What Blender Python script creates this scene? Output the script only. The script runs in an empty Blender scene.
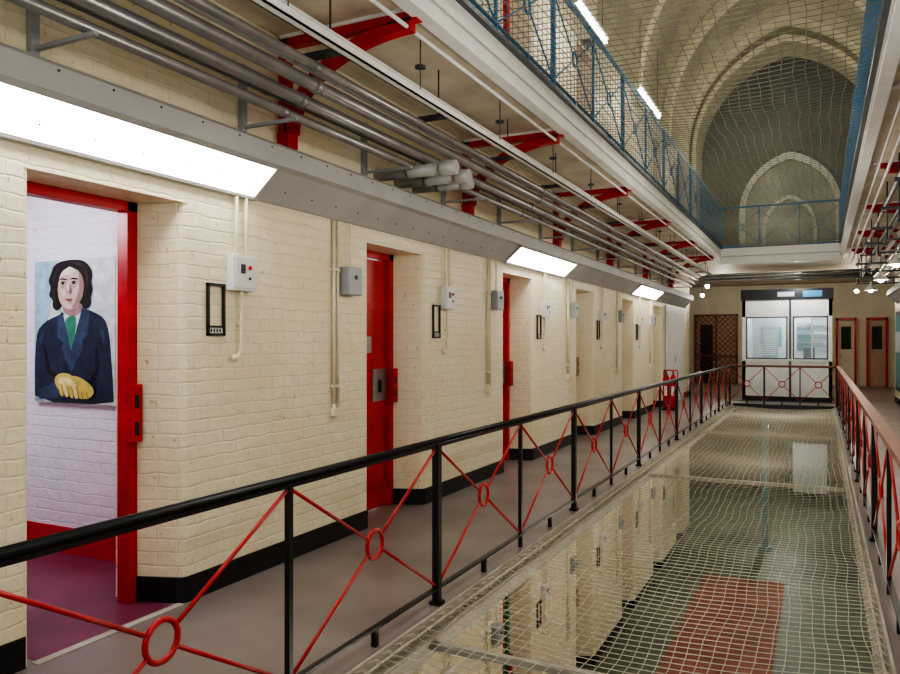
import bpy, bmesh, math, random
from mathutils import Vector, Matrix
random.seed(3)
S=bpy.context.scene
COL=S.collection
# ---------------------------------------------------------------- materials
def nm(name):
    m=bpy.data.materials.new(name); m.use_nodes=True
    nt=m.node_tree; b=nt.nodes['Principled BSDF']
    return m,nt,b
def paint(name,c,rough=.5,metal=0,var=.12,scale=6,bump=.0,bscale=40,spec=.5):
    m,nt,b=nm(name); N=nt.nodes;L=nt.links
    tc=N.new('ShaderNodeTexCoord'); no=N.new('ShaderNodeTexNoise'); no.inputs['Scale'].default_value=scale; no.inputs['Detail'].default_value=5
    L.new(tc.outputs['Object'],no.inputs['Vector'])
    r=N.new('ShaderNodeValToRGB')
    r.color_ramp.elements[0].position=.3; r.color_ramp.elements[1].position=.7
    r.color_ramp.elements[0].color=(c[0]*(1-var),c[1]*(1-var),c[2]*(1-var),1)
    r.color_ramp.elements[1].color=(min(1,c[0]*(1+var*.6)),min(1,c[1]*(1+var*.6)),min(1,c[2]*(1+var*.6)),1)
    L.new(no.outputs['Fac'],r.inputs['Fac']); L.new(r.outputs['Color'],b.inputs['Base Color'])
    b.inputs['Roughness'].default_value=rough; b.inputs['Metallic'].default_value=metal
    b.inputs['Specular IOR Level'].default_value=spec
    if bump>0:
        n2=N.new('ShaderNodeTexNoise'); n2.inputs['Scale'].default_value=bscale
        L.new(tc.outputs['Object'],n2.inputs['Vector'])
        bp=N.new('ShaderNodeBump'); bp.inputs['Strength'].default_value=bump; bp.inputs['Distance'].default_value=.01
        L.new(n2.outputs['Fac'],bp.inputs['Height']); L.new(bp.outputs['Normal'],b.inputs['Normal'])
    return m
def brick(name,c,c2,stain,rough=.40,bs=.36):
    m,nt,b=nm(name); N=nt.nodes;L=nt.links
    g=N.new('ShaderNodeNewGeometry')
    sp=N.new('ShaderNodeSeparateXYZ'); L.new(g.outputs['Position'],sp.inputs[0])
    sn=N.new('ShaderNodeSeparateXYZ'); L.new(g.outputs['True Normal'],sn.inputs[0])
    ab=N.new('ShaderNodeMath'); ab.operation='ABSOLUTE'; L.new(sn.outputs['X'],ab.inputs[0])
    gt=N.new('ShaderNodeMath'); gt.operation='GREATER_THAN'; gt.inputs[1].default_value=.6; L.new(ab.outputs[0],gt.inputs[0])
    mx=N.new('ShaderNodeMix'); mx.data_type='FLOAT'
    L.new(gt.outputs[0],mx.inputs[0]); L.new(sp.outputs['X'],mx.inputs[2]); L.new(sp.outputs['Y'],mx.inputs[3])
    cb=N.new('ShaderNodeCombineXYZ'); L.new(mx.outputs[0],cb.inputs[0]); L.new(sp.outputs['Z'],cb.inputs[1])
    nz=N.new('ShaderNodeTexNoise'); nz.inputs['Scale'].default_value=7; nz.inputs['Detail'].default_value=3; L.new(g.outputs['Position'],nz.inputs['Vector'])
    vs=N.new('ShaderNodeVectorMath'); vs.operation='MULTIPLY_ADD'
    L.new(nz.outputs['Color'],vs.inputs[0]); vs.inputs[1].default_value=(.05,.035,0); L.new(cb.outputs[0],vs.inputs[2])
    br=N.new('ShaderNodeTexBrick'); L.new(vs.outputs[0],br.inputs['Vector'])
    br.inputs['Scale'].default_value=1; br.inputs['Brick Width'].default_value=.235; br.inputs['Row Height'].default_value=.078
    br.inputs['Mortar Size'].default_value=.008; br.inputs['Mortar Smooth'].default_value=1
    br.inputs['Color1'].default_value=(*c,1); br.inputs['Color2'].default_value=(c[0]*.98,c[1]*.97,c[2]*.95,1); br.inputs['Mortar'].default_value=(*c2,1)
    n1=N.new('ShaderNodeTexNoise'); n1.inputs['Scale'].default_value=1.3; n1.inputs['Detail'].default_value=7; n1.inputs['Roughness'].default_value=.7
    L.new(g.outputs['Position'],n1.inputs['Vector'])
    rp=N.new('ShaderNodeValToRGB'); rp.color_ramp.elements[0].position=.42; rp.color_ramp.elements[1].position=.70
    rp.color_ramp.elements[0].color=(0,0,0,1); rp.color_ramp.elements[1].color=(1,1,1,1)
    L.new(n1.outputs['Fac'],rp.inputs['Fac'])
    mc=N.new('ShaderNodeMix'); mc.data_type='RGBA'; L.new(rp.outputs['Color'],mc.inputs[0])
    L.new(br.outputs['Color'],mc.inputs[6]); mc.inputs[7].default_value=(*stain,1)
    n3=N.new('ShaderNodeTexNoise'); n3.inputs['Scale'].default_value=24; n3.inputs['Detail'].default_value=4; L.new(g.outputs['Position'],n3.inputs['Vector'])
    r3=N.new('ShaderNodeValToRGB'); r3.color_ramp.elements[0].position=.67; r3.color_ramp.elements[1].position=.75
    L.new(n3.outputs['Fac'],r3.inputs['Fac'])
    m3=N.new('ShaderNodeMix'); m3.data_type='RGBA'; L.new(r3.outputs['Color'],m3.inputs[0]); L.new(mc.outputs[2],m3.inputs[6]); m3.inputs[7].default_value=(c[0]*.55,c[1]*.5,c[2]*.42,1)
    L.new(m3.outputs[2],b.inputs['Base Color'])
    b.inputs['Roughness'].default_value=rough
    n2=N.new('ShaderNodeTexNoise'); n2.inputs['Scale'].default_value=11; n2.inputs['Detail'].default_value=5; L.new(g.outputs['Position'],n2.inputs['Vector'])
    ad=N.new('ShaderNodeMath'); ad.operation='MULTIPLY_ADD'; L.new(n2.outputs['Fac'],ad.inputs[0]); ad.inputs[1].default_value=2.6
    iv=N.new('ShaderNodeMath'); iv.operation='SUBTRACT'; iv.inputs[0].default_value=1; L.new(br.outputs['Fac'],iv.inputs[1])
    L.new(iv.outputs[0],ad.inputs[2])
    bp=N.new('ShaderNodeBump'); bp.inputs['Strength'].default_value=bs; bp.inputs['Distance'].default_value=.012
    L.new(ad.outputs[0],bp.inputs['Height']); L.new(bp.outputs['Normal'],b.inputs['Normal'])
    return m
def emit(name,c,s):
    m,nt,b=nm(name); b.inputs['Base Color'].default_value=(*c,1)
    b.inputs['Emission Color'].default_value=(*c,1); b.inputs['Emission Strength'].default_value=s
    return m
M={}
M['cream']=brick('painted_brick_cream',(.82,.775,.60),(.77,.715,.53),(.76,.67,.44))
M['white_brick']=brick('painted_brick_white',(.80,.77,.83),(.74,.70,.78),(.70,.67,.76))
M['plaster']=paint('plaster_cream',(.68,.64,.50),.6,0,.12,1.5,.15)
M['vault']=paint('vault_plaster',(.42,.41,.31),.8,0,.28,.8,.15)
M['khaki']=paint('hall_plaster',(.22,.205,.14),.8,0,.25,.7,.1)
M['soffit']=paint('soffit_paint',(.70,.64,.51),.6,0,.18,2.5,.1)
M['whitep']=paint('white_paint',(.76,.77,.74),.5,0,.08,5)
M['grey']=paint('grey_metal_trunking',(.45,.45,.44),.45,.2,.1,3)
M['pipe']=paint('grey_pipe',(.30,.29,.28),.33,.5,.18,5)
M['strut']=paint('dark_strut',(.10,.11,.12),.4,.6,.2,8)
M['red']=paint('red_gloss',(.56,.006,.012),.36,0,.2,6,.05)
M['redp']=paint('red_rod',(.46,.022,.024),.4,0,.15,9)
M['black']=paint('black_gloss',(.013,.013,.015),.33,0,.3,9)
M['skirt']=paint('black_skirting',(.010,.010,.012),.4,0,.3,5,.1)
M['blue']=paint('blue_rail',(.05,.20,.38),.4,0,.15,5)
M['floor']=paint('gallery_lino',(.235,.20,.188),.36,0,.25,1.6,.06,12)
M['cellfloor']=paint('cell_floor',(.20,.042,.085),.35,0,.3,2)
M['green']=paint('ground_floor_green',(.14,.165,.12),.5,0,.4,.8)
M['greenp']=paint('green_gloss_paint',(.03,.30,.14),.35,0,.2,4)
M['carpet']=paint('red_carpet',(.30,.11,.08),.7,0,.3,3)
M['wood']=paint('brown_handrail',(.26,.085,.05),.4,0,.25,7)
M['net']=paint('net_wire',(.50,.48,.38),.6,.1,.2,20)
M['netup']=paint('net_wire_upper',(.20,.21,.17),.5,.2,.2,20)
M['boxw']=paint('switch_white',(.72,.72,.71),.4,0,.05,9)
M['boxg']=paint('switch_grey',(.36,.38,.39),.4,.1,.08,9)
M['conduit']=paint('conduit_cream',(.76,.70,.52),.4,0,.1,9)
M['tan']=paint('tan_door',(.52,.34,.24),.4,0,.12,4)
M['dark']=paint('dark_void',(.03,.028,.025),.6,0,.3,3)
M['steel']=paint('lock_steel',(.40,.42,.44),.3,.8,.15,9)
M['teal']=paint('teal_paint',(.10,.32,.34),.35,0,.15,5)
M['edge']=paint('gallery_edge',(.42,.40,.34),.6,0,.2,4)
M['diff']=emit('fluorescent_diffuser',(1,.96,.89),8)
M['tube']=emit('fluorescent_tube',(1,.97,.92),12)
M['cool']=emit('cool_lamp',(.85,.88,1),8)
M['bulb']=emit('warm_bulb',(1,.88,.7),25)
gm,nt,b=nm('glass_pane'); b.inputs['Base Color'].default_value=(.6,.8,.85,1); b.inputs['Roughness'].default_value=.05; b.inputs['Alpha'].default_value=.22
M['glass']=gm
# ---------------------------------------------------------------- builder
class B:
    def __init__(s,name): s.n=name; s.bm=bmesh.new(); s.m=[]
    def mi(s,k):
        if k not in s.m: s.m.append(k)
        return s.m.index(k)
    def faces(s,vs,fs,k,smooth=False):
        i=s.mi(k); V=[s.bm.verts.new(v) for v in vs]
        for f in fs:
            try:
                F=s.bm.faces.new([V[j] for j in f]); F.material_index=i; F.smooth=smooth
            except ValueError: pass
    def box(s,x0,x1,y0,y1,z0,z1,k):
        x0,x1=sorted((x0,x1));y0,y1=sorted((y0,y1));z0,z1=sorted((z0,z1))
        v=[(x0,y0,z0),(x1,y0,z0),(x1,y1,z0),(x0,y1,z0),(x0,y0,z1),(x1,y0,z1),(x1,y1,z1),(x0,y1,z1)]
        s.faces(v,[(3,2,1,0),(4,5,6,7),(0,1,5,4),(1,2,6,5),(2,3,7,6),(3,0,4,7)],k)
    def prism(s,poly,axis,a,b_,k,smooth=False):
        def P(p,t):
            return (p[0],p[1],t) if axis=='z' else ((p[0],t,p[1]) if axis=='y' else (t,p[0],p[1]))
        n=len(poly); v=[P(p,a) for p in poly]+[P(p,b_) for p in poly]
        f=[tuple(range(n)),tuple(range(2*n-1,n-1,-1))]+[(i,i+n,(i+1)%n+n,(i+1)%n) for i in range(n)]
        s.faces(v,f,k)
    def tube(s,pts,r,k,seg=10,closed=False,cap=True):
        pts=[Vector(p) for p in pts]; n=len(pts); rings=[]; i0=s.mi(k)
        prev=None
        for i,p in enumerate(pts):
            if closed: d=(pts[(i+1)%n]-pts[i-1])
            else: d=(pts[min(i+1,n-1)]-pts[max(i-1,0)])
            d.normalize()
            if prev is None:
                up=Vector((0,0,1)) if abs(d.z)<.9 else Vector((1,0,0))
                a=d.cross(up).normalized()
            else:
                a=(prev-d*prev.dot(d)).normalized()
            prev=a; c=d.cross(a)
            rr=r[i] if isinstance(r,(list,tuple)) else r
            rings.append([s.bm.verts.new(p+a*rr*math.cos(2*math.pi*j/seg)+c*rr*math.sin(2*math.pi*j/seg)) for j in range(seg)])
        m=n if closed else n-1
        for i in range(m):
            A=rings[i];Bq=rings[(i+1)%n]
            for j in range(seg):
                F=s.bm.faces.new([A[j],A[(j+1)%seg],Bq[(j+1)%seg],Bq[j]]); F.material_index=i0; F.smooth=True
        if not closed and cap:
            for R in (rings[0],rings[-1]):
                F=s.bm.faces.new(R); F.material_index=i0
    def bar(s,p0,p1,w,k):
        s.tube([p0,p1],w*.707,k,seg=4)
    def ball(s,c,r,k,sz=1):
        i0=s.mi(k)
        g=bmesh.ops.create_uvsphere(s.bm,u_segments=16,v_segments=10,radius=r,matrix=Matrix.Translation(c)@Matrix.Diagonal((1,1,sz,1)))
        for v in g['verts']:
            for f in v.link_faces: f.material_index=i0; f.smooth=True
    def done(s,bevel=0):
        bmesh.ops.recalc_face_normals(s.bm,faces=s.bm.faces)
        me=bpy.data.meshes.new(s.n); s.bm.to_mesh(me); s.bm.free()
        for k in s.m: me.materials.append(M[k])
        o=bpy.data.objects.new(s.n,me); COL.objects.link(o)
        if bevel:
            md=o.modifiers.new('bevel','BEVEL'); md.width=bevel; md.segments=2; md.limit_method='ANGLE'
        return o
XL,XR=-3.39,1.74; CX=(XL+XR)/2
F2=3.85; GF=-3.85; YE=22.5
LR,RR=-2.034,.38
HEAD=2.38
# ---------------------------------------------------------------- left/right cell walls
def cellwall(name,sgn,X,z0,ztop,n,first=3.29,Y0=-2,Y1=YE,kb='cream'):
    w=B(name); D=.45*sgn
    prev=Y0
    ops=[]
    for k in range(-1,n):
        far=first+3*k; near=far-.96
        if near<Y0+.1: continue
        ops.append((near,far))
    c=.035
    for (a,b_) in ops+[(Y1,None)]:
        first_p = prev==Y0
        p=[]
        if first_p: p+=[(X+D,prev),(X,prev)]
        else: p+=[(X+D,prev-.1),(X+D*.66,prev-.1),(X+D*.1,prev-.008),(X+D*.03,prev+.008),(X,prev+c)]
        if b_ is None: p+=[(X,a),(X+D,a)]
        else: p+=[(X,a-c),(X+D*.03,a-.008),(X+D*.1,a+.008),(X+D*.66,a+.05),(X+D,a+.05)]
        w.prism(p,'z',z0,z0+HEAD,kb)
        prev=b_
    w.box(X,X+D,Y0,Y1,z0+HEAD,ztop,kb)
    w.done()
    sk=B('baseboard_'+name.replace('wall_',''))
    prev=Y0
    for (a,b_) in ops+[(Y1,None)]:
        t=-.012*sgn
        p=[(X+.02*sgn,prev),(X+t,prev+(0 if prev==Y0 else .03)),(X+t,a-.03),(X+.02*sgn,a-.02)]
        sk.prism(p,'z',z0+.001,z0+.15,'skirt')
        if b_ is not None:
            u=[(X+t,b_+.035),(X+t*.4,b_+.006),(X+D*.08,b_-.020),(X+D*.6,b_-.106)]
            v=[(X+.004*sgn,b_+.04),(X+D*.04,b_+.012),(X+D*.10,b_-.004),(X+D*.6,b_-.086)]
            for q in range(3): sk.prism([u[q],u[q+1],v[q+1],v[q]],'z',z0+.001,z0+.15,'skirt')
        prev=b_
    sk.done()
    return ops
opsL=cellwall('wall_left',-1,XL,0,F2-.17,7)
cellwall('wall_left_upper',-1,XL,F2,6.7,7)
opsLL=cellwall('wall_left_lower',-1,XL,GF,-.15,7)
opsR=cellwall('wall_right',1,XR,0,F2-.17,7)
cellwall('wall_right_upper',1,XR,F2,6.7,7)
cellwall('wall_right_lower',1,XR,GF,-.15,7)
# ---------------------------------------------------------------- doors
def door(name,sgn,X,a,b_,z0,leaf='red',open_=False,frame='red'):
    d=B(name); y0=a+.055; y1=b_-.095; Xf=X+sgn*.27
    for (p,q) in ((y0,y0+.07),(y1-.07,y1)):
        d.box(Xf,Xf+sgn*.09,p,q,z0,z0+HEAD,frame)
    d.box(Xf,Xf+sgn*.09,y0,y1,z0+HEAD-.06,z0+HEAD,frame)
    xl=Xf+sgn*.04
    if not open_:
        d.box(xl,xl+sgn*.05,y0+.07,y1-.07,z0+.01,z0+HEAD-.07,leaf)
        for z in (.35,1.05,1.85): d.box(xl-sgn*.006,xl,y0+.07,y1-.07,z0+z,z0+z+.06,leaf)
        d.box(xl-sgn*.012,xl,y1-.32,y1-.08,z0+1.0,z0+1.30,'steel')
        d.box(xl-sgn*.03,xl-sgn*.012,y1-.22,y1-.19,z0+1.08,z0+1.2,'black')
        d.box(xl-sgn*.01,xl,(y0+y1)/2-.12,(y0+y1)/2+.06,z0+1.45,z0+1.6,'steel')
        d.tube([(xl-sgn*.02,y0+.1,z0+.4),(xl-sgn*.02,y0+.1,z0+.6)],.015,'steel')
        d.box(Xf-sgn*.05,Xf,y1-.08,y1+.0,z0+.98,z0+1.30,leaf)
        d.box(Xf-sgn*.055,Xf-sgn*.04,y1-.06,y1-.03,z0+1.04,z0+1.10,'black')
        d.box(Xf-sgn*.055,Xf-sgn*.04,y1-.06,y1-.03,z0+1.16,z0+1.22,'black')
    else:
        d.box(Xf+sgn*.12,Xf+sgn*.95,y0-.02,y0+.03,z0+.01,z0+HEAD-.07,leaf)
        d.box(Xf+sgn*.75,Xf+sgn*.9,y0+.03,y0+.045,z0+1.0,z0+1.28,'steel')
        d.box(Xf-sgn*.05,Xf,y1-.085,y1-.005,z0+.96,z0+1.30,'red')
        d.box(Xf-sgn*.055,Xf-sgn*.04,y1-.06,y1-.03,z0+1.00,z0+1.08,'black')
        d.box(Xf-sgn*.055,Xf-sgn*.04,y1-.06,y1-.03,z0+1.16,z0+1.24,'black')
    d.done(.004)
i=1
for (a,b_) in opsL:
    k='red' if b_<10 else 'tan'
    door('door_%d'%i,-1,XL,a,b_,0,k,open_=(2<a<3),frame='red' if b_<10 else 'tan'); i+=1
for (a,b_) in opsLL: door('door_%d'%i,-1,XL,a,b_,GF,'tan' if i%2 else 'red',frame='greenp'); i+=1
for (a,b_) in opsR: door('door_%d'%i,1,XR,a,b_,0,'red'); i+=1
for (a,b_) in opsR: door('door_%d'%i,1,XR,a,b_,GF,'red',frame='greenp'); i+=1
for (a,b_) in opsL: door('door_%d'%i,-1,XL,a,b_,F2,'red'); i+=1
for (a,b_) in opsR: door('door_%d'%i,1,XR,a,b_,F2,'red'); i+=1
t=B('trim_1'); t.box(XL-.02,XL+.03,2.35,3.27,0,.006,'edge'); t.done()
# ---------------------------------------------------------------- open cell
c=B('wall_cell'); x0,x1,y0,y1=XL-.45,-7.2,1.3,3.7
c.box(x1,x0,y1,y1+.1,0,2.8,'white_brick')
c.box(x1,x0,y0-.1,y0,0,2.8,'white_brick')
c.box(x1-.1,x1,y0-.1,y1+.1,0,2.8,'white_brick')
c.done()
c=B('ceiling_cell'); c.box(x1-.1,x0,y0-.1,y1+.1,2.8,2.9,'plaster'); c.done()
c=B('floor_cell'); c.box(x1-.1,x0,y0-.1,y1+.1,-.14,.002,'cellfloor'); c.box(x0,XL-.02,2.38,3.23,-.002,.002,'cellfloor'); c.done()
c=B('baseboard_cell'); c.box(x1,x0-.0,y1-.012,y1,.002,.19,'red'); c.done()
c=B('cell_ceiling_light'); c.box(-5.2,-4.6,2.3,2.7,2.74,2.8,'whitep'); c.box(-5.17,-4.63,2.33,2.67,2.72,2.74,'cool'); c.done()
# portrait
def flat(name,c,r=.55,v=.22):
    M[name]=paint(name,c,r,0,v,16); return name
flat('p_bg1',(.30,.47,.56)); flat('p_bg2',(.56,.64,.62)); flat('p_hair',(.012,.008,.008)); flat('p_hairl',(.055,.03,.025)); flat('p_skin',(.58,.43,.37)); flat('p_skin2',(.33,.20,.17)); flat('p_skin3',(.72,.58,.51))
flat('p_suit',(.014,.024,.052),.5,.5); flat('p_suit2',(.035,.06,.115),.5,.4); flat('p_suit3',(.006,.008,.014)); flat('p_tie',(.04,.22,.13)); flat('p_shirt',(.50,.60,.60)); flat('p_hand',(.58,.47,.10)); flat('p_lip',(.36,.12,.11)); flat('p_hand2',(.28,.18,.03)); flat('p_hand3',(.74,.66,.28))
po=B('portrait_painting'); PX0,PX1,PZ0,PZ1=-5.275,-4.415,1.105,2.15
po.box(PX0,PX1,3.66,3.698,PZ0,PZ1,'p_bg2')
lay=[0]
def poly(pts,k):
    lay[0]+=1; y=3.66-.0004*lay[0]
    vs=[(PX0+(px-36)/79*(PX1-PX0),y,PZ0+(405-py)/145*(PZ1-PZ0)) for px,py in pts]
    po.faces(vs,[tuple(range(len(vs)))],k)
def smooth(pts,it=2):
    for _ in range(it):
        q=[]
        for i in range(len(pts)):
            a=pts[i];b=pts[(i+1)%len(pts)]
            q.append((a[0]*.75+b[0]*.25,a[1]*.75+b[1]*.25)); q.append((a[0]*.25+b[0]*.75,a[1]*.25+b[1]*.75))
        pts=q
    return pts
poly([(36.3,260.5),(60,260.5),(54,300),(48,330),(46,404.5),(36.3,404.5)],'p_bg1')
# broad-shouldered jacket
poly(smooth([(37,350),(39,332),(46,323),(58,317),(68,313),(84,309),(95,313),(106,320),(110,334),(112,360),(114,392),(114,404.8),(36.5,404.8),(36.3,380)],1),'p_suit')
poly(smooth([(63,316),(82,304),(88,311),(80,330),(73,345),(66,328)]),'p_shirt')
poly(smooth([(64,300),(84,296),(87,311),(76,319),(66,314)]),'p_skin2')
poly(smooth([(69,318),(78,316),(79,324),(75,352),(71,350),(67,326)]),'p_tie')
poly([(60,318),(65,312),(73,348),(74,374),(64,350),(66,344),(60,338)],'p_suit2')
poly([(85,307),(92,313),(90,336),(84,342),(86,348),(74,374),(74,350)],'p_suit2')
poly([(46,350),(48,348),(53,372),(62,378),(60,381),(50,376)],'p_suit3')
poly([(97,348),(99,347),(101,370),(94,384),(91,383),(97,370)],'p_suit3')
poly([(41,342),(45,332),(47,334),(43,346)],'p_suit2'); poly([(101,327),(106,334),(107,352),(104,342)],'p_suit2')
poly([(40,392),(58,384),(66,388),(60,400),(42,402)],'p_suit2')
# head with swept wavy collar-length hair
poly(smooth([(61,313),(55,308),(56,300),(51,296),(54,288),(50.5,281),(54,273),(56,266),(62,262),(70,260.8),(79,260.6),(87,262.5),(92,268),(95,276),(93,284),(95.5,292),(92.5,299),(94,306),(88,312),(82,302),(66,304)]),'p_hair')
poly(smooth([(61.5,272),(67,266),(76,265),(83,270),(86.5,280),(86.5,291),(84.5,300),(79,308.5),(73,311),(66,308),(61.5,300),(60,285)]),'p_skin')
poly(smooth([(81,270),(86.5,279),(86.5,292),(84,300),(79,308),(74,310),(79.5,300),(82.5,288)]),'p_skin2')
poly(smooth([(64,272),(70,268),(77,268.5),(78,275),(70,275.5),(64,277)]),'p_skin3')
poly(smooth([(63,289),(68,291),(68,298),(64,296)]),'p_skin3'); poly(smooth([(70,305),(76,305),(75,308.6),(71,308.6)]),'p_skin3')
poly(smooth([(55,294),(55,277),(60,266),(69,262),(77,262.6),(72,268),(66,271),(62,278),(60.5,294)]),'p_hair')
poly(smooth([(68,264.5),(76,261.2),(86,264),(92,276),(91,296),(87,297),(86.5,280),(82,272),(75,268.5)]),'p_hair')
poly([(56,280),(60,269),(61,270),(57.5,283)],'p_hairl'); poly([(87,267),(91,277),(90.6,292),(89,279)],'p_hairl'); poly([(74,262.5),(83,264),(87,269),(79,265.6)],'p_hairl'); poly([(57,290),(58,289),(59,303),(58,304)],'p_hairl')
for ex in (66.5,77.5):
    poly(smooth([(ex-3.4,284.2),(ex,282.9),(ex+3.2,284.2),(ex,285.7)]),'p_shirt')
    poly(smooth([(ex-1.6,283.0),(ex+1.4,283.0),(ex+1.3,285.5),(ex-1.5,285.5)]),'p_hair')
    poly([(ex-4.2,284.2),(ex,281.6),(ex+4,283.9),(ex,283.1)],'p_hair')
    poly([(ex-4.8,281.0),(ex-1,278.6),(ex+4.4,280.0),(ex+4,281.0),(ex-1,280.0)],'p_hair')
    poly([(ex-3,287.2),(ex,288.0),(ex+3,287.0),(ex,287.2)],'p_skin2')
poly(smooth([(71.8,284),(73.5,284),(75.8,292.5),(73.5,294.8),(70,293.2)]),'p_skin2')
poly(smooth([(71.3,283),(72.6,283),(73.4,292),(71,292.6)]),'p_skin3')
poly(smooth([(68,300.4),(71,299.2),(73,299.6),(77,299.8),(73,302.8)]),'p_lip')
poly([(67.6,300.6),(72.5,300.7),(77.6,300.2),(73,301.3)],'p_hair')
# gloved hands: two overlapping hands, fingers pointing down-right
poly(smooth([(70,383),(76,376),(86,379),(95,386),(98,393),(93,399),(84,400),(76,396)]),'p_hand')
for q in range(4):
    x=76+q*4.6; poly([(x,394-q*.6),(x+.8,394-q*.6),(x+2.2,400),(x+1.3,400)],'p_hand2')
poly(smooth([(58,381),(63,375),(71,374),(78,378),(84,384),(84,390),(79,393),(70,394),(62,391)]),'p_hand')
poly(smooth([(60,384),(65,378),(75,380),(81,386),(79,389),(70,387)]),'p_hand3')
for q in range(4):
    x=62+q*4.9; y=388+q*.6
    poly(smooth([(x,y-3),(x+3.9,y-3),(x+6.2,y+8),(x+5.0,y+10.5),(x+2.6,y+9)]),'p_hand3' if q%2 else 'p_hand')
    poly([(x+4.0,y-2),(x+4.7,y-2),(x+7.1,y+9),(x+6.2,y+9.5)],'p_hand2')
po.done()
# ---------------------------------------------------------------- floors
f=B('floor'); f.box(XL-.45,LR+.06,-2,YE,-.15,-.0005,'floor'); f.box(RR-.06,XR+.45,-2,YE,-.15,-.0005,'floor')
f.box(LR+.06,RR-.06,-2,.7,-.15,-.0005,'floor'); f.box(LR+.06,RR-.06,20,YE,-.15,-.0005,'floor'); f.box(-9,6,YE,30,-.15,-.0005,'floor'); f.done()
t=B('trim_2'); t.box(LR+.06,LR+.075,.7,20,-.22,.012,'edge'); t.box(RR-.075,RR-.06,.7,20,-.22,.012,'edge'); t.box(LR+.075,RR-.075,19.98,20,-.35,.02,'skirt'); t.done()
f=B('floor_ground'); f.box(-9,6,-2,30,GF-.1,GF,'green'); f.done()
f=B('red_carpet_runner'); f.box(-2.4,-.7,6,18.3,GF,GF+.012,'carpet'); f.done()
f=B('floor_upper_gallery')
f.box(XL-.45,-2.28,-2,YE,F2-.17,F2,'soffit'); f.box(.48,XR+.45,-2,YE,F2-.17,F2,'soffit'); f.box(-2.28,.48,-2,.7,F2-.17,F2,'soffit'); f.box(-2.28,.48,20.1,YE,F2-.17,F2,'soffit')
f.box(-9,6,YE,30,F2-.17,F2,'soffit')
f.done()
t=B('trim_3')
for (xa,s) in ((-2.28,1),(.48,-1)):
    t.box(xa,xa+s*.04,.7,20.1,3.64,3.89,'whitep')
    t.box(xa-s*.04,xa+s*.065,.7,20.1,3.61,3.64,'whitep')
    t.box(xa+s*.04,xa+s*.05,.7,20.1,3.74,3.755,'grey')
    t.box(xa,xa+s*.085,.7,20.1,3.89,3.92,'strut')
t.box(-2.28,.48,20.0,20.1,3.52,3.9,'whitep'); t.box(-2.28,.48,19.96,20.12,3.50,3.53,'whitep'); t.box(-2.28,.48,19.98,20.02,3.68,3.71,'grey')
t.done()
# ---------------------------------------------------------------- railings
def railing(name,axis,fix,posts,z0,kp,kd,kt,heavy=1,h=.983,flat=False):
    r=B(name)
    P=(lambda s,z,o=0:(fix+o,s,z0+z)) if axis=='y' else (lambda s,z,o=0:(s,fix+o,z0+z))
    a,b_=posts[0],posts[-1]
    if flat:
        if axis=='y': r.box(fix-.04,fix+.04,a,b_,z0+h-.035,z0+h,kt)
        else: r.box(a,b_,fix-.04,fix+.04,z0+h-.035,z0+h,kt)
    else:
        r.tube([P(a,h-.02),P(b_,h-.02)],.020,kt,12)
    if axis=='y': r.box(fix-.010,fix+.010,a,b_,z0+h-.055,z0+h-.035,kp)
    else: r.box(a,b_,fix-.010,fix+.010,z0+h-.055,z0+h-.035,kp)
    if axis=='y': r.box(fix-.016,fix+.016,a,b_,z0+.088,z0+.102,kp)
    else: r.box(a,b_,fix-.016,fix+.016,z0+.088,z0+.102,kp)
    for i,s in enumerate(posts):
        w=.021 if i%2==heavy else .013
        if axis=='y': r.box(fix-w,fix+w,s-w,s+w,z0,z0+h-.04,kp)
        else: r.box(s-w,s+w,fix-w,fix+w,z0,z0+h-.04,kp)
        if i%2==heavy:
            r.box(*( (fix-.035,fix+.035,s-.035,s+.035) if axis=='y' else (s-.035,s+.035,fix-.035,fix+.035)),z0,z0+.02,kp)
    for p,q in zip(posts[:-1],posts[1:]):
        m=(p+q)/2; zc=.52; R=.072
        if q-p<.5: continue
        r.tube([P(m+R*math.cos(t),zc+R*math.sin(t)) for t in [2*math.pi*j/24 for j in range(24)]],.0115,kd,8,closed=True)
        for (s,z) in ((p+.012,.92),(q-.012,.92),(p+.012,.11),(q-.012,.11)):
            d=Vector((s-m,z-zc)); d.normalize()
            r.tube([P(s,z),P(m+d.x*R,zc+d.y*R)],.0085,kd,8)
        if axis=='y': r.box(fix-.014,fix+.014,m-.014,m+.014,z0,z0+.09,kp)
        else: r.box(m-.014,m+.014,fix-.014,fix+.014,z0,z0+.09,kp)
    r.done()
ps=[2.568+1.38*k for k in range(-2,13)]+[20.03]
railing('gallery_railing','y',LR,ps,0,'black','redp','black',heavy=1)
railing('gallery_railing','y',RR,ps,0,'black','redp','wood',heavy=1,flat=True)
railing('gallery_railing','x',20.03,[LR,LR+.8,LR+1.6,RR-.02],0,'black','redp','wood',heavy=1,flat=True)
railing('upper_gallery_railing','y',-2.235,ps,F2+.05,'blue','blue','blue',heavy=1,h=1.05)
railing('upper_gallery_railing','y',.435,ps,F2+.05,'blue','blue','blue',heavy=1,h=1.05)
railing('upper_gallery_railing','x',20.05,[-2.23,-1.35,-.45,.43],F2+.05,'blue','blue','blue',h=1.05)
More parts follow.
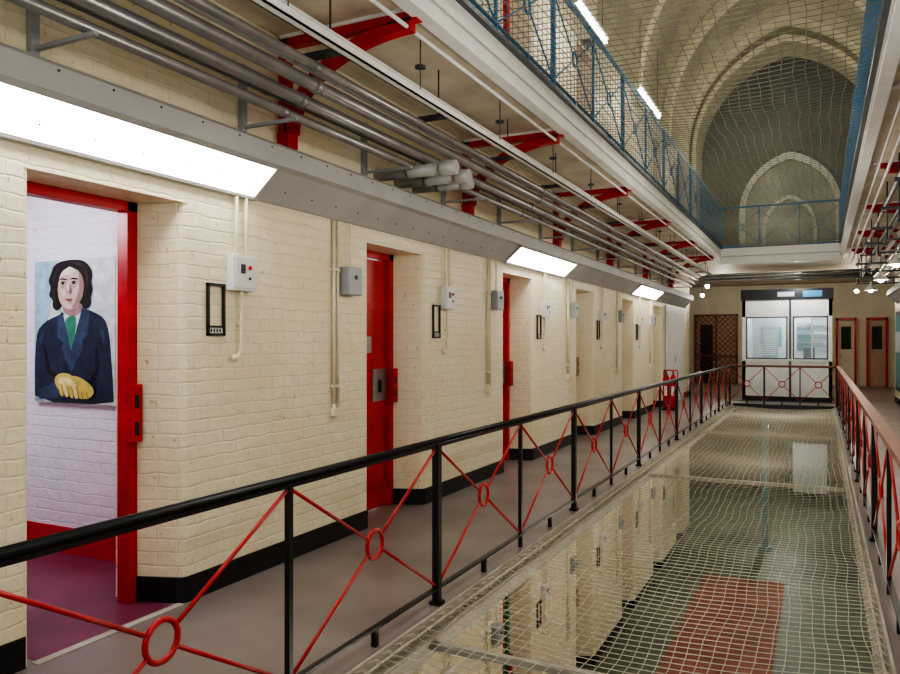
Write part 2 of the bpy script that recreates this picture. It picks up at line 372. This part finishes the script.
# ---------------------------------------------------------------- nets
def curves(name,polys,r,k):
    cu=bpy.data.curves.new(name,'CURVE'); cu.dimensions='3D'; cu.bevel_depth=r; cu.bevel_resolution=0; cu.resolution_u=1
    for P in polys:
        sp=cu.splines.new('POLY'); sp.points.add(len(P)-1)
        for i,p in enumerate(P): sp.points[i].co=(*p,1)
    cu.materials.append(M[k]); o=bpy.data.objects.new(name,cu); COL.objects.link(o); return o
def hnet(name,x0,x1,y0,y1,z,dx,dy,r,k,sag):
    W=x1-x0
    def zz(x,y): return z-sag*math.sin(math.pi*(x-x0)/W)*(.65+.35*math.sin(y*1.7+.6))
    nx=int(W/dx); ny=int((y1-y0)/dy); P=[]
    wob=lambda a,b:.012*math.sin(a*5.1+b*3.3)+.008*math.sin(a*2.3-b*7.1)
    for i in range(nx+1):
        x=x0+W*i/nx
        P.append([(x+wob(x,y)*(0<i<nx),y,zz(x,y)) for y in [y0+(y1-y0)*j/80 for j in range(81)]])
    for j in range(ny+1):
        y=y0+(y1-y0)*j/ny
        P.append([(x,y+wob(y,x),zz(x,y)) for x in [x0+W*i/12 for i in range(13)]])
    return curves(name,P,r,k)
hnet('safety_net',LR+.09,RR-.09,.75,19.95,-.04,.065,.075,.0026,'net',.07)
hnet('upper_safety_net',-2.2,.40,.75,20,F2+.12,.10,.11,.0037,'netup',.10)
t=B('net_support_frame')
for x in (LR+.10,RR-.10):
    t.tube([(x,.7,-.03),(x,19.98,-.03)],.008,'net',8)
    t.box(x-.03,x+.03,.7,19.98,-.10,-.085,'edge')
for y in (.72,3.72,9.7,14.8):
    t.box(LR+.075,RR-.075,y-.02,y+.02,-.165,-.125,'edge')
t.done()
rings=[]
for q in range(int(19/.12)):
    y=.8+q*.12
    for x,sg in ((LR+.075,1),(RR-.075,-1)):
        rings.append([(x,y,-.005),(x+sg*.03,y+.03,.006),(x+sg*.07,y+.05,-.03),(x+sg*.03,y+.08,-.045),(x,y+.06,-.02)])
curves('net_edge_lacing',rings,.0035,'net')
def vnet(name,x,y0,y1,z0,z1,dy,dz,r,k):
    P=[]
    n=int((y1-y0)/dy)
    for i in range(n+1):
        y=y0+(y1-y0)*i/n; P.append([(x,y,z0),(x,y,z1)])
    n=int((z1-z0)/dz)
    for i in range(n+1):
        z=z0+(z1-z0)*i/n; P.append([(x,y0,z),(x,y1,z)])
    curves(name,P,r,k)
vnet('rail_mesh_panel',-2.205,.8,20,F2+.08,F2+1.0,.12,.09,.003,'blue')
vnet('rail_mesh_panel',.405,.8,20,F2+.08,F2+1.0,.12,.09,.003,'blue')
# ---------------------------------------------------------------- trunking + lights
def trunk(sgn,X,lights):
    f=lambda a:X-sgn*a
    t=B('wall_trunking')
    prof=[(f(0),2.50),(f(.03),2.50),(f(.20),2.68),(f(.245),2.70),(f(.245),2.82),(f(.22),2.845),(f(0),2.90)]
    t.prism(prof,'y',-1.9,21.6,'grey')
    y=-1.6
    while y<21.5:
        t.tube([(f(.245),y,2.80),(f(.251),y,2.80)],.006,'strut',6)
        t.tube([(f(.11),y,2.571),(f(.113),y,2.567)],.006,'strut',6)
        y+=.3
    t.done()
    for (a,b_) in lights:
        l=B('fluorescent_wall_light')
        p=[(f(.035),2.500),(f(.225),2.675),(f(.205),2.70),(f(.018),2.52)]
        l.prism(p,'y',a,b_,'diff')
        for (u,v) in ((a-.03,a),(b_,b_+.03)):
            l.prism([(f(.035),2.49),(f(.24),2.67),(f(.21),2.71),(f(.01),2.52)],'y',u,v,'grey')
        l.prism([(f(.225),2.668),(f(.25),2.69),(f(.24),2.71),(f(.212),2.685)],'y',a-.03,b_+.03,'grey')
        l.prism([(f(.012),2.485),(f(.04),2.490),(f(.045),2.508),(f(.012),2.51)],'y',a-.03,b_+.03,'grey')
        l.done()
trunk(-1,XL,[(1.55,3.86),(8.3,10.55),(14.95,17.3)])
trunk(1,XR,[(-.4,2),(8.3,10.65),(14.95,17.3)])
# ---------------------------------------------------------------- wall fittings (repeated per bay)
def fittings(z0,ks):
  for k in ks:
    o=3*k
    b1=B('isolator_switch_box')
    y=3.76+o; x=XL+.002
    b1.box(x,x+.06,y-.11,y+.11,z0+1.88,z0+2.11,'boxw'); b1.box(x+.06,x+.068,y-.095,y+.095,z0+1.895,z0+2.095,'boxw')
    b1.tube([(x+.068,y+.03,z0+2.03),(x+.08,y+.03,z0+2.03)],.014,'red',10); b1.box(x+.068,x+.074,y-.05,y-.01,z0+1.99,z0+2.05,'black')
    b1.tube([(x+.068,y+.03,z0+1.96),(x+.078,y+.03,z0+1.96)],.01,'strut',10)
    for dy in (-.045,.045): b1.tube([(x+.025,y+dy,z0+2.11),(x+.025,y+dy,z0+2.49)],.012,'conduit',8)
    b1.tube([(x+.025,y+.0,z0+1.89),(x+.025,y,z0+1.50),(x+.025,y-.02,z0+1.47),(x+.025,y-.05,z0+1.45)],.012,'conduit',8)
    b1.ball((x+.028,y-.06,z0+1.45),.024,'conduit')
    b1.box(x,x+.03,y-.02,y+.02,z0+1.66,z0+1.68,'conduit')
    b1.done(.004)
    b2=B('cell_card_holder'); y=3.55+o
    for (a,b_,c_,d_) in ((-.075,.075,1.90,1.915),(-.075,.075,1.59,1.605),(-.075,-.06,1.59,1.915),(.06,.075,1.59,1.915),(-.075,.075,1.64,1.652)):
        b2.box(x,x+.018,y+a,y+b_,z0+c_,z0+d_,'black')
    b2.box(x,x+.008,y-.06,y+.06,z0+1.605,z0+1.64,'boxw')
    for q in range(4): b2.box(x+.008,x+.009,y-.045+q*.025,y-.033+q*.025,z0+1.612,z0+1.632,'black')
    b2.done()
    b3=B('cable_conduit'); y=4.80+o
    for dy,zb in ((0,1.07),(.05,1.03)):
        b3.tube([(x+.02,y+dy,z0+2.49),(x+.02,y+dy,z0+zb)],.013,'conduit',8)
    b3.tube([(x+.02,y,z0+1.07),(x+.02,y,z0+1.03),(x+.02,y+.02,z0+1.0),(x+.02,y+.045,z0+1.03)],.013,'conduit',8)
    b3.box(x,x+.035,y-.02,y+.065,z0+1.2,z0+1.22,'conduit'); b3.box(x,x+.035,y-.02,y+.065,z0+2.1,z0+2.12,'conduit')
    b3.box(x,x+.045,y-.02,y+.065,z0+.98,z0+1.04,'conduit')
    b3.done()
    b4=B('junction_box'); y=4.99+o
    b4.box(x,x+.09,y-.10,y+.10,z0+1.92,z0+2.14,'boxg'); b4.box(x+.09,x+.098,y-.095,y+.095,z0+1.925,z0+2.135,'boxg')
    b4.tube([(x+.098,y,z0+2.06),(x+.11,y,z0+2.06)],.018,'strut',10)
    b4.tube([(x+.04,y,z0+2.14),(x+.04,y,z0+2.49)],.011,'conduit',8)
    b4.done(.004)
fittings(0,range(0,5)); fittings(GF,range(0,6))
# ---------------------------------------------------------------- pipes, struts, trays under the upper gallery
def pipe_run(name,items,Y0,Y1):
    p=B(name)
    for (x,z,r,k) in items:
        p.tube([(x,Y0,z),(x,Y1,z)],r,k,12)
        y=Y0+1.2+r*9
        while y<Y1:
            p.tube([(x,y-.03,z),(x,y+.03,z)],r*1.18,k,12); y+=4.2
    return p
p=pipe_run('overhead_service_pipes',[(-3.03,3.00,.030,'pipe'),(-2.96,3.09,.040,'pipe'),(-2.86,3.17,.042,'pipe'),(-2.77,3.24,.028,'pipe'),(-2.90,3.28,.020,'whitep'),(-3.1,3.12,.022,'pipe')],-1.9,20.4)
for (x,z,r) in ((-2.96,3.09,.04),(-2.86,3.17,.042),(-2.77,3.24,.028)):
    p.tube([(x,20.4,z),(x+.03,20.55,z+.02),(x+.12,20.62,z+.05),(x+.5,20.64,z+.06),(XR-.4,20.64,z+.06)],r,'pipe',12)
p.done()
for q in range(-3,12):
    y=5.23+1.45*q
    if y<-1.8 or y>21: continue
    s=B('pipe_support_bracket')
    s.box(XL+.002,XL+.04,y-.022,y+.022,2.90,3.35,'boxg')
    s.box(XL+.04,-2.93,y-.012,y+.012,2.935,2.955,'boxg')
    s.box(-2.95,-2.60,y-.04,y+.04,3.30,3.325,'strut')
    s.tube([(-2.68,y,3.325),(-2.68,y,3.68)],.006,'strut',6)
    s.done()
p=B('white_cable_rail'); p.box(-2.53,-2.47,-1.9,20.3,3.24,3.25,'whitep'); p.box(-2.53,-2.52,-1.9,20.3,3.24,3.29,'whitep'); p.box(-2.48,-2.47,-1.9,20.3,3.24,3.29,'whitep')
y=-1.2
while y<20: 
    p.tube([(-2.5,y,3.25),(-2.5,y,3.68)],.004,'strut',6); p.tube([(-2.5,y,3.46),(-2.5,y,3.475)],.04,'strut',10); y+=1.45
p.tube([(-2.36,-1.9,3.56),(-2.36,20.3,3.56)],.014,'whitep',8)
p.tube([(-2.64,-1.9,3.42),(-2.64,20.3,3.42)],.010,'whitep',8)
p.done()
p=B('steam_valve_pipes')
for (dy,z,l,r) in ((0,2.965,.76,.05),(.34,2.965,.72,.05),(.66,2.965,.6,.035)):
    y=5.45+dy
    p.tube([(XL,y,z),(XL+l*.8,y,z)],r,'grey',14)
    p.tube([(XL+l*.8,y,z),(XL+l*.83,y,z),(XL+l*.86,y,z),(XL+l,y,z)],[r,r*1.3,r*1.3,r*1.15],'grey',14)
    p.tube([(XL+l*.4,y,z),(XL+l*.45,y,z)],r*1.15,'pipe',14)
p.done()
p=pipe_run('overhead_service_pipes',[(1.30,3.02,.05,'pipe'),(1.18,3.12,.045,'pipe'),(1.08,3.2,.035,'whitep'),(.95,3.28,.03,'pipe'),(.80,3.40,.028,'pipe'),(.68,3.48,.018,'whitep'),(.60,3.54,.012,'whitep'),(1.42,2.95,.03,'boxg')],-1.9,20.6)
p.box(.84,.92,-1.9,20.5,3.10,3.11,'boxg'); p.box(.84,.85,-1.9,20.5,3.10,3.16,'boxg'); p.box(.91,.92,-1.9,20.5,3.10,3.16,'boxg')
p.done()
for q in range(0,12):
    y=1.3+1.7*q
    s=B('pipe_support_bracket'); s.box(.78,XR-.002,y-.015,y+.015,2.90,2.93,'strut'); s.tube([(.80,y,2.93),(.80,y,3.68)],.010,'strut',6); s.box(.62,.86,y-.03,y+.03,3.05,3.08,'strut'); s.done()
def pendant(x,y,z,top):
    b_=B('pendant_lamp'); b_.tube([(x,y,z+.16),(x,y,top)],.007,'strut',6)
    b_.tube([(x,y,z+.16),(x,y,z+.10),(x,y,z+.05),(x,y,z)],[.02,.035,.09,.12],'boxw',16,cap=False); b_.ball((x,y,z+.015),.055,'bulb'); b_.done()
for y in (9.5,12.5,15.5,18.5): pendant(.98,y,2.66,3.10)
# red cantilever brackets
def bracket(sgn,X,y,z0=0):
    f=lambda a:X-sgn*a
    b_=B('red_cantilever_bracket')
    w=.038
    b_.box(f(.002),f(.07),y-w,y+w,z0+2.92,z0+3.675,'red')
    b_.box(f(.002),f(1.10),y-w,y+w,z0+3.60,z0+3.675,'red')
    b_.box(f(.002),f(.10),y-w-.015,y+w+.015,z0+2.90,z0+3.0,'red')
    n=14; c_=[]
    for i in range(n+1):
        t=i/n; th=t*math.pi/2
        c_.append((.05+1.0*(1-math.cos(th)), 3.0+.62*math.sin(th)))
    inner=c_; outer=[]
    for i,(a,zz) in enumerate(c_):
        p0=c_[max(i-1,0)];p1=c_[min(i+1,n)]
        d=Vector((p1[0]-p0[0],p1[1]-p0[1])).normalized(); outer.append((a+d.y*.08,zz-d.x*.08))
    pl=[(f(a),z0+zz) for a,zz in inner]+[(f(a),z0+zz) for a,zz in reversed(outer)]
    for i in range(n):
        b_.prism([pl[i],pl[i+1],pl[2*n-i],pl[2*n+1-i]],'y',y-w,y+w,'red')
    b_.done()
for k in range(-1,6):
    bracket(-1,XL,4.2+3*k); bracket(1,XR,4.2+3*k)
for k in range(0,6): bracket(-1,XL,4.2+3*k,GF+.02)
t=B('trim_4')
for k in range(0,7):
    y=-.5+3*k+1.7
    t.box(XL+.02,-2.3,y-.05,y+.05,3.655,3.68,'whitep'); t.box(.5,XR-.02,y-.05,y+.05,3.655,3.68,'whitep')
t.done()
# ---------------------------------------------------------------- vault
def arch(w,zs,h,n=18,cx=CX):
    R=(h*h+w*w)/(2*w); tm=math.asin(min(1,h/R)); 
    if R<w: tm=math.pi-tm
    L=[(cx-w+R-R*math.cos(tm*i/n), zs+R*math.sin(tm*i/n)) for i in range(n+1)]
    Rr=[(2*cx-x,z) for x,z in reversed(L[:-1])]
    return L+Rr
def shell(b_,prof,y0,y1,k):
    n=len(prof); v=[(x,y0,z) for x,z in prof]+[(x,y1,z) for x,z in prof]
    b_.faces(v,[(i,i+1,i+1+n,i+n) for i in range(n-1)],k,True)
def ring(b_,po_,pi_,y0,y1,k,k2=None):
    n=len(po_)
    for y in (y0,y1):
        v=[(x,y,z) for x,z in po_]+[(x,y,z) for x,z in pi_]
        b_.faces(v,[(i,i+1,i+1+n,i+n) for i in range(n-1)],k)
    shell(b_,pi_,y0,y1,k2 or k)
def leg(pr,z0): return [(pr[0][0],z0)]+pr+[(pr[-1][0],z0)]
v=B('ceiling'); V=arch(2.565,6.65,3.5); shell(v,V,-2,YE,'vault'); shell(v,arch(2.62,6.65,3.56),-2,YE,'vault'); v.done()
v=B('vault_ribs'); Vr=arch(2.562,6.65,3.49)
for y in (1,4.5,8,11.5,15,18.3):
    ring(v,leg(Vr,6.3),leg(arch(2.40,6.65,3.28),6.3),y,y+.35,'plaster')
v.done()
v=B('wall_end_arch')
ring(v,leg(V,F2),leg(arch(2.38,6.65,3.1),F2),20.6,21.3,'plaster')
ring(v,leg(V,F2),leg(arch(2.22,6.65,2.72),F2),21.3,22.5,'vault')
ring(v,leg(arch(2.30,6.65,2.86),F2),leg(arch(2.22,6.65,2.72),F2),21.2,21.3,'plaster')
v.done()
# ---------------------------------------------------------------- crossing hall
h=B('wall_back'); 
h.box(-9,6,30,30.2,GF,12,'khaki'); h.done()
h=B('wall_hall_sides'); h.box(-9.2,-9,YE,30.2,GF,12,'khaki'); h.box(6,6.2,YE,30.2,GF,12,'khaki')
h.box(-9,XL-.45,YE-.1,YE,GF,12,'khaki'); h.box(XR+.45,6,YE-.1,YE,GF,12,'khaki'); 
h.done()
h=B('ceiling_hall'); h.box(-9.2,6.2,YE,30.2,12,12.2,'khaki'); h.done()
h=B('back_wall_arch')
A1=arch(1.70,6.3,2.15,cx=-1.0); A2=arch(1.5,6.3,1.88,cx=-1.0)
ring(h,leg(A1,F2),leg(A2,F2),29.75,30,'plaster')
n=len(A2); vv=[(x,29.97,z) for x,z in leg(A2,F2)]; h.faces(vv,[tuple(range(len(vv)))],'vault')
A3=arch(.9,5.7,1.2,cx=-1.0); A4=arch(.8,5.7,1.05,cx=-1.0); ring(h,leg(A3,4.6),leg(A4,4.6),29.85,29.97,'plaster')
h.done()
h=B('hall_balcony_rail')
h.box(-9,6,28.0,28.05,F2+1.0,F2+1.05,'blue'); 
x=-8.8
while x<6: h.box(x-.01,x+.01,28.0,28.03,F2,F2+1.0,'blue'); x+=.25
h.done()
g=B('lattice_gate')
gx0,gx1,gz0,gz1=-4.3,-2.75,0,2.6
g.box(gx0,gx1,29.93,29.975,gz0,gz1,'tan')  # tan sheet: colour stands in for the lit space behind the gate
g.box(gx0+.2,gx1-.9,29.92,29.93,gz0,2.2,'dark')  # dark sheet: colour stands in for unlit depth behind the gate
for (a,b_,c_,d_) in ((gx0,gx0+.07,gz0,gz1),(gx1-.07,gx1,gz0,gz1),(gx0,gx1,gz1-.07,gz1),(gx0,gx1,1.0,1.06),((gx0+gx1)/2-.03,(gx0+gx1)/2+.03,gz0,gz1)):
    g.box(a,b_,29.84,29.92,c_,d_,'wood')
for i in range(-14,9):
    for sg in (1,-1):
        xa=gx0+i*.2
        pts=[]
        for t_ in [j/60 for j in range(61)]:
            X_=xa+sg*2.6*t_+(0 if sg>0 else 2.8)
            if gx0<X_<gx1: pts.append((X_,29.88,gz0+(gz1-gz0)*t_))
        if len(pts)>2: g.tube([pts[0],pts[-1]],.012,'wood',4)
g.done()
for (a,b_,kk) in ((.50,1.15,'plaster'),(1.45,2.1,'tan')):
    d=B('door_hall')
    d.box(a+.07,b_-.07,29.95,29.975,0,2.3,kk)
    for (u,v_) in ((a,a+.07),(b_-.07,b_)): d.box(u,v_,29.86,29.975,0,2.4,'red')
    d.box(a,b_,29.86,29.975,2.32,2.4,'red'); d.box(a+.17,b_-.17,29.93,29.95,1.3,2.1,'dark'); d.box(a+.12,a+.16,29.91,29.95,1.0,1.15,'steel')
    d.done()
h=B('wall_landing_panels'); h.box(-9,6,29.98,30,0,F2-.2,'plaster'); h.done()
h=B('notice_board'); h.box(XR-.03,XR-.002,20.55,21.9,.35,2.3,'strut'); h.box(XR-.04,XR-.03,20.65,21.8,.45,2.2,'teal')
for q in range(3): h.box(XR-.043,XR-.04,20.72+q*.36,21.0+q*.36,1.3,1.8,'boxw')
h.done()
# ---------------------------------------------------------------- glass office booth
o=B('glass_office_booth')
bx0,bx1,by0,by1=-1.87,.28,21.5,24.0
o.box(bx0,bx1,by0,by0+.08,0.12,1.10,'whitep'); o.box(bx0,bx1,by0-.01,by0+.08,0,.12,'skirt')
o.box(bx0,bx1,by0,by0+.08,2.22,2.66,'whitep'); o.box(bx0-.03,bx1+.03,by0-.03,by1,2.66,2.94,'black')
mid=-.70
for (a,b_) in ((bx0,bx0+.09),(mid-.06,mid+.06),(bx1-.09,bx1)): o.box(a,b_,by0-.01,by0+.09,1.05,2.22,'whitep')
o.box(bx0,bx1,by0-.03,by0+.09,1.05,1.10,'whitep')
for (a,b_) in ((bx0+.09,mid-.06),(mid+.06,bx1-.09)):
    o.box(a,b_,by0+.03,by0+.04,1.10,2.22,'glass')
    for (c_,d_,e,f_) in ((a,a+.035,1.10,2.22),(b_-.035,b_,1.10,2.22),(a,b_,2.185,2.22),(a,b_,1.10,1.135)): o.box(c_,d_,by0+.0,by0+.06,e,f_,'strut')
o.box(mid+.5,mid+.53,by0+.0,by0+.05,1.1,2.2,'boxw')
for z in [1.2+.055*i for i in range(17)]: o.box(bx0+.25,mid-.35,by0+.3,by0+.31,z,z+.028,'boxw')
o.box(mid-.028,mid+.028,by0-.015,by0,.1,2.66,'strut')
o.box(bx0,bx0+.08,by0,by1,0,2.66,'whitep'); o.box(bx1-.08,bx1,by0,by1,0,2.66,'whitep'); o.box(bx0,bx1,by1-.08,by1,0,2.66,'boxw')
o.box(mid+.1,mid+.5,by1-.1,by1-.09,1.3,2.1,'teal'); o.box(bx0+.3,mid-.3,by1-.1,by1-.09,1.4,2.0,'teal')
for zz in (1.5,1.75,2.0): o.box(mid+.1,mid+.8,by1-.35,by1-.1,zz,zz+.02,'wood')
o.box(bx0+.1,bx1-.1,by0+.5,by0+.9,.75,.80,'wood')
o.box(mid+.3,bx1-.4,by0+.6,by0+.64,.90,1.4,'black'); o.box(mid-.8,mid-.4,by1-.3,by1-.1,0,1.9,'boxg')
o.box(mid+.3,mid+.75,by0-.045,by0-.03,2.72,2.88,'blue'); o.box(mid-.3,mid+.1,by0-.045,by0-.03,2.74,2.86,'boxg')
o.box(bx0+.4,bx1-.4,by0+1,by0+1.2,2.62,2.66,'cool')
o.done()
# ---------------------------------------------------------------- fire extinguisher
def exting(x,y,z=0,k=1.3):
    e=B('fire_extinguisher')
    e.box(x-.16,x+.16,y-.14,y+.14,z,z+.03,'black')
    for xx in (x-.15,x+.15): e.tube([(xx,y+.12,z+.03),(xx,y+.12,z+.90)],.015,'red',8)
    e.tube([(x-.15,y+.12,z+.90),(x+.15,y+.12,z+.90)],.015,'red',8)
    for xx in (x-.078,x+.078):
        e.tube([(xx,y,z+.03),(xx,y,z+.05),(xx,y,z+.55*k),(xx,y,z+.60*k),(xx,y,z+.63*k)],[.055,.075,.075,.045,.02],'red',16)
        e.tube([(xx,y,z+.62*k),(xx,y,z+.66*k)],.02,'black',10); e.box(xx-.01,xx+.01,y-.09,y+.03,z+.65*k,z+.68*k,'black')
        e.tube([(xx,y-.03,z+.64*k),(xx+.05,y-.09,z+.55*k),(xx+.06,y-.09,z+.3*k)],.01,'black',8)
        e.box(xx-.03,xx+.03,y-.080,y-.070,z+.25*k,z+.42*k,'boxw')
    e.done()
exting(-3.08,17.6)
d=B('door_white'); d.box(XL+.015,XL+.03,18.7,21.3,0,2.45,'boxw'); d.box(XL+.03,XL+.045,18.8,19.95,.1,2.3,'whitep'); d.box(XL+.03,XL+.045,20.05,21.2,.1,2.3,'whitep'); d.box(XL+.045,XL+.06,19.85,19.9,1,1.2,'steel'); d.done()
# ---------------------------------------------------------------- fluorescents and others
def batten(name,x,y0,y1,z,k='tube',hang=None):
    b_=B(name); b_.box(x-.05,x+.05,y0,y1,z,z+.05,'whitep'); b_.tube([(x,y0+.03,z-.03),(x,y1-.03,z-.03)],.025,k,10)
    for y in (y0+.02,y1-.02): b_.box(x-.03,x+.03,y-.02,y+.02,z-.06,z,'whitep')
    if hang:
        for y in (y0+.2,y1-.2): b_.tube([(x,y,z+.05),(x,y,hang)],.006,'strut',6)
    b_.done()
for (a,b_) in ((2,3.6),(9.6,11.2),(13.4,15.4)): 
    batten('fluorescent_batten_light',-2.9,a,b_,6.1,'tube',7.4)
    batten('fluorescent_batten_light',1.25,a,b_,6.1,'tube',7.4)
for y in (3,7.5,12,16.5):
    batten('fluorescent_batten_light',-2.7,y,y+1.5,-.20,'tube')
    batten('fluorescent_batten_light',1.0,y,y+1.5,-.20,'tube')
def bulk(x,y,z,top):
    b_=B('bulkhead_lamp'); b_.ball((x,y,z),.06,'bulb'); b_.tube([(x,y,z+.04),(x,y,z+.12)],.05,'strut',12); b_.tube([(x,y,z+.12),(x,y,top)],.008,'strut',6); b_.done()
bulk(-2.8,21.8,3.1,3.68); bulk(1.0,26,3.1,3.68); bulk(-3.5,26,3.1,3.68)
bulk(-2.5,26,-.5,-.15); bulk(.6,26,-.5,-.15)
t=B('teal_pillar'); 
t.box(-1.35,-1.2,21.0,21.15,GF,-.15,'teal'); t.box(-1.42,-1.13,20.93,21.22,GF,GF+.1,'teal'); t.box(-1.42,-1.13,20.93,21.22,-.25,-.15,'teal'); t.done()
t=B('display_board'); t.box(-.9,.3,27,27.06,GF+.3,GF+2.2,'black'); t.box(-.8,.2,26.98,27,GF+.5,GF+2.1,'boxg')
for x in (-.85,.2): t.box(x,x+.06,26.8,27.3,GF,GF+.3,'black')
t.done()
w=B('wall_near')
for (a,b_) in ((XL-.45,-2.7),(-1.2,-.5),(1.0,XR+.45)): w.box(a,b_,-2.3,-2,GF,10.3,'cream')
for (a,b_) in ((-2.7,-1.2),(-.5,1.0)):  # invented openings behind the camera, letting sky light in as fill
    w.box(a,b_,-2.3,-2,GF,.9,'cream'); w.box(a,b_,-2.3,-2,8.5,10.3,'cream')
    w.box((a+b_)/2-.03,(a+b_)/2+.03,-2.2,-2.1,.9,8.5,'whitep')
    for z in range(2,9): w.box(a,b_,-2.2,-2.1,z-.03,z+.03,'whitep')
w.done()
# ---------------------------------------------------------------- point lights, several in mid-air away from any fitting
def pt(name,loc,e,c=(1,.955,.89),r=.15):
    l=bpy.data.lights.new(name,'POINT'); l.energy=e; l.color=c; l.shadow_soft_size=r
    o=bpy.data.objects.new(name,l); o.location=loc; COL.objects.link(o)
for y in (3,9,15,20): pt('vault_lamp',(CX,y,6.3),52,(1,.94,.82),.3)  # unseen point lights in mid-air under the vault, no fitting
for y in (1.5,5,10,16): pt('gallery_fill',(CX,y,2.6),34,(1,.96,.90),.4)  # invisible fill lights added in mid-air to brighten the gallery, no fitting
for y in (5,11,17): pt('ground_lamp',(CX,y,-1.2),36,(1,.95,.84),.3)  # unseen point lights in mid-air above the ground floor
pt('hall_lamp',(-2,26.5,7.0),62,(1,.92,.74),.4)  # unseen point light in mid-air, no fitting
pt('landing_lamp',(-2.8,25.5,2.9),50,(1,.93,.82)); pt('landing_lamp',(1.0,25.5,2.9),45,(1,.85,.7)); pt('landing_lamp',(-.5,20.8,3.2),45,(.95,.97,1))
pt('booth_lamp',(-.8,22.9,2.4),28,(.88,.95,1),.1)
pt('hall_ground_lamp',(-1,25,-1.2),110,(.92,1,.88))
pt('cell_lamp',(-4.9,2.3,2.5),36,(.86,.87,1),.15)
W=bpy.data.worlds.new('World'); S.world=W; W.use_nodes=True
bg=W.node_tree.nodes['Background']; bg.inputs[0].default_value=(.80,.88,1,1); bg.inputs[1].default_value=1.7
cam=bpy.data.cameras.new('Camera'); co=bpy.data.objects.new('Camera',cam); COL.objects.link(co)
co.location=(0,0,1.55); co.rotation_euler=(math.radians(90),0,math.radians(26.26)); cam.sensor_width=36; cam.lens=30; cam.shift_y=.0056
cam.clip_start=.05
S.camera=co
S.view_settings.view_transform='AgX'
try: S.view_settings.look='AgX - High Contrast'
except: pass
S.view_settings.exposure=0.5
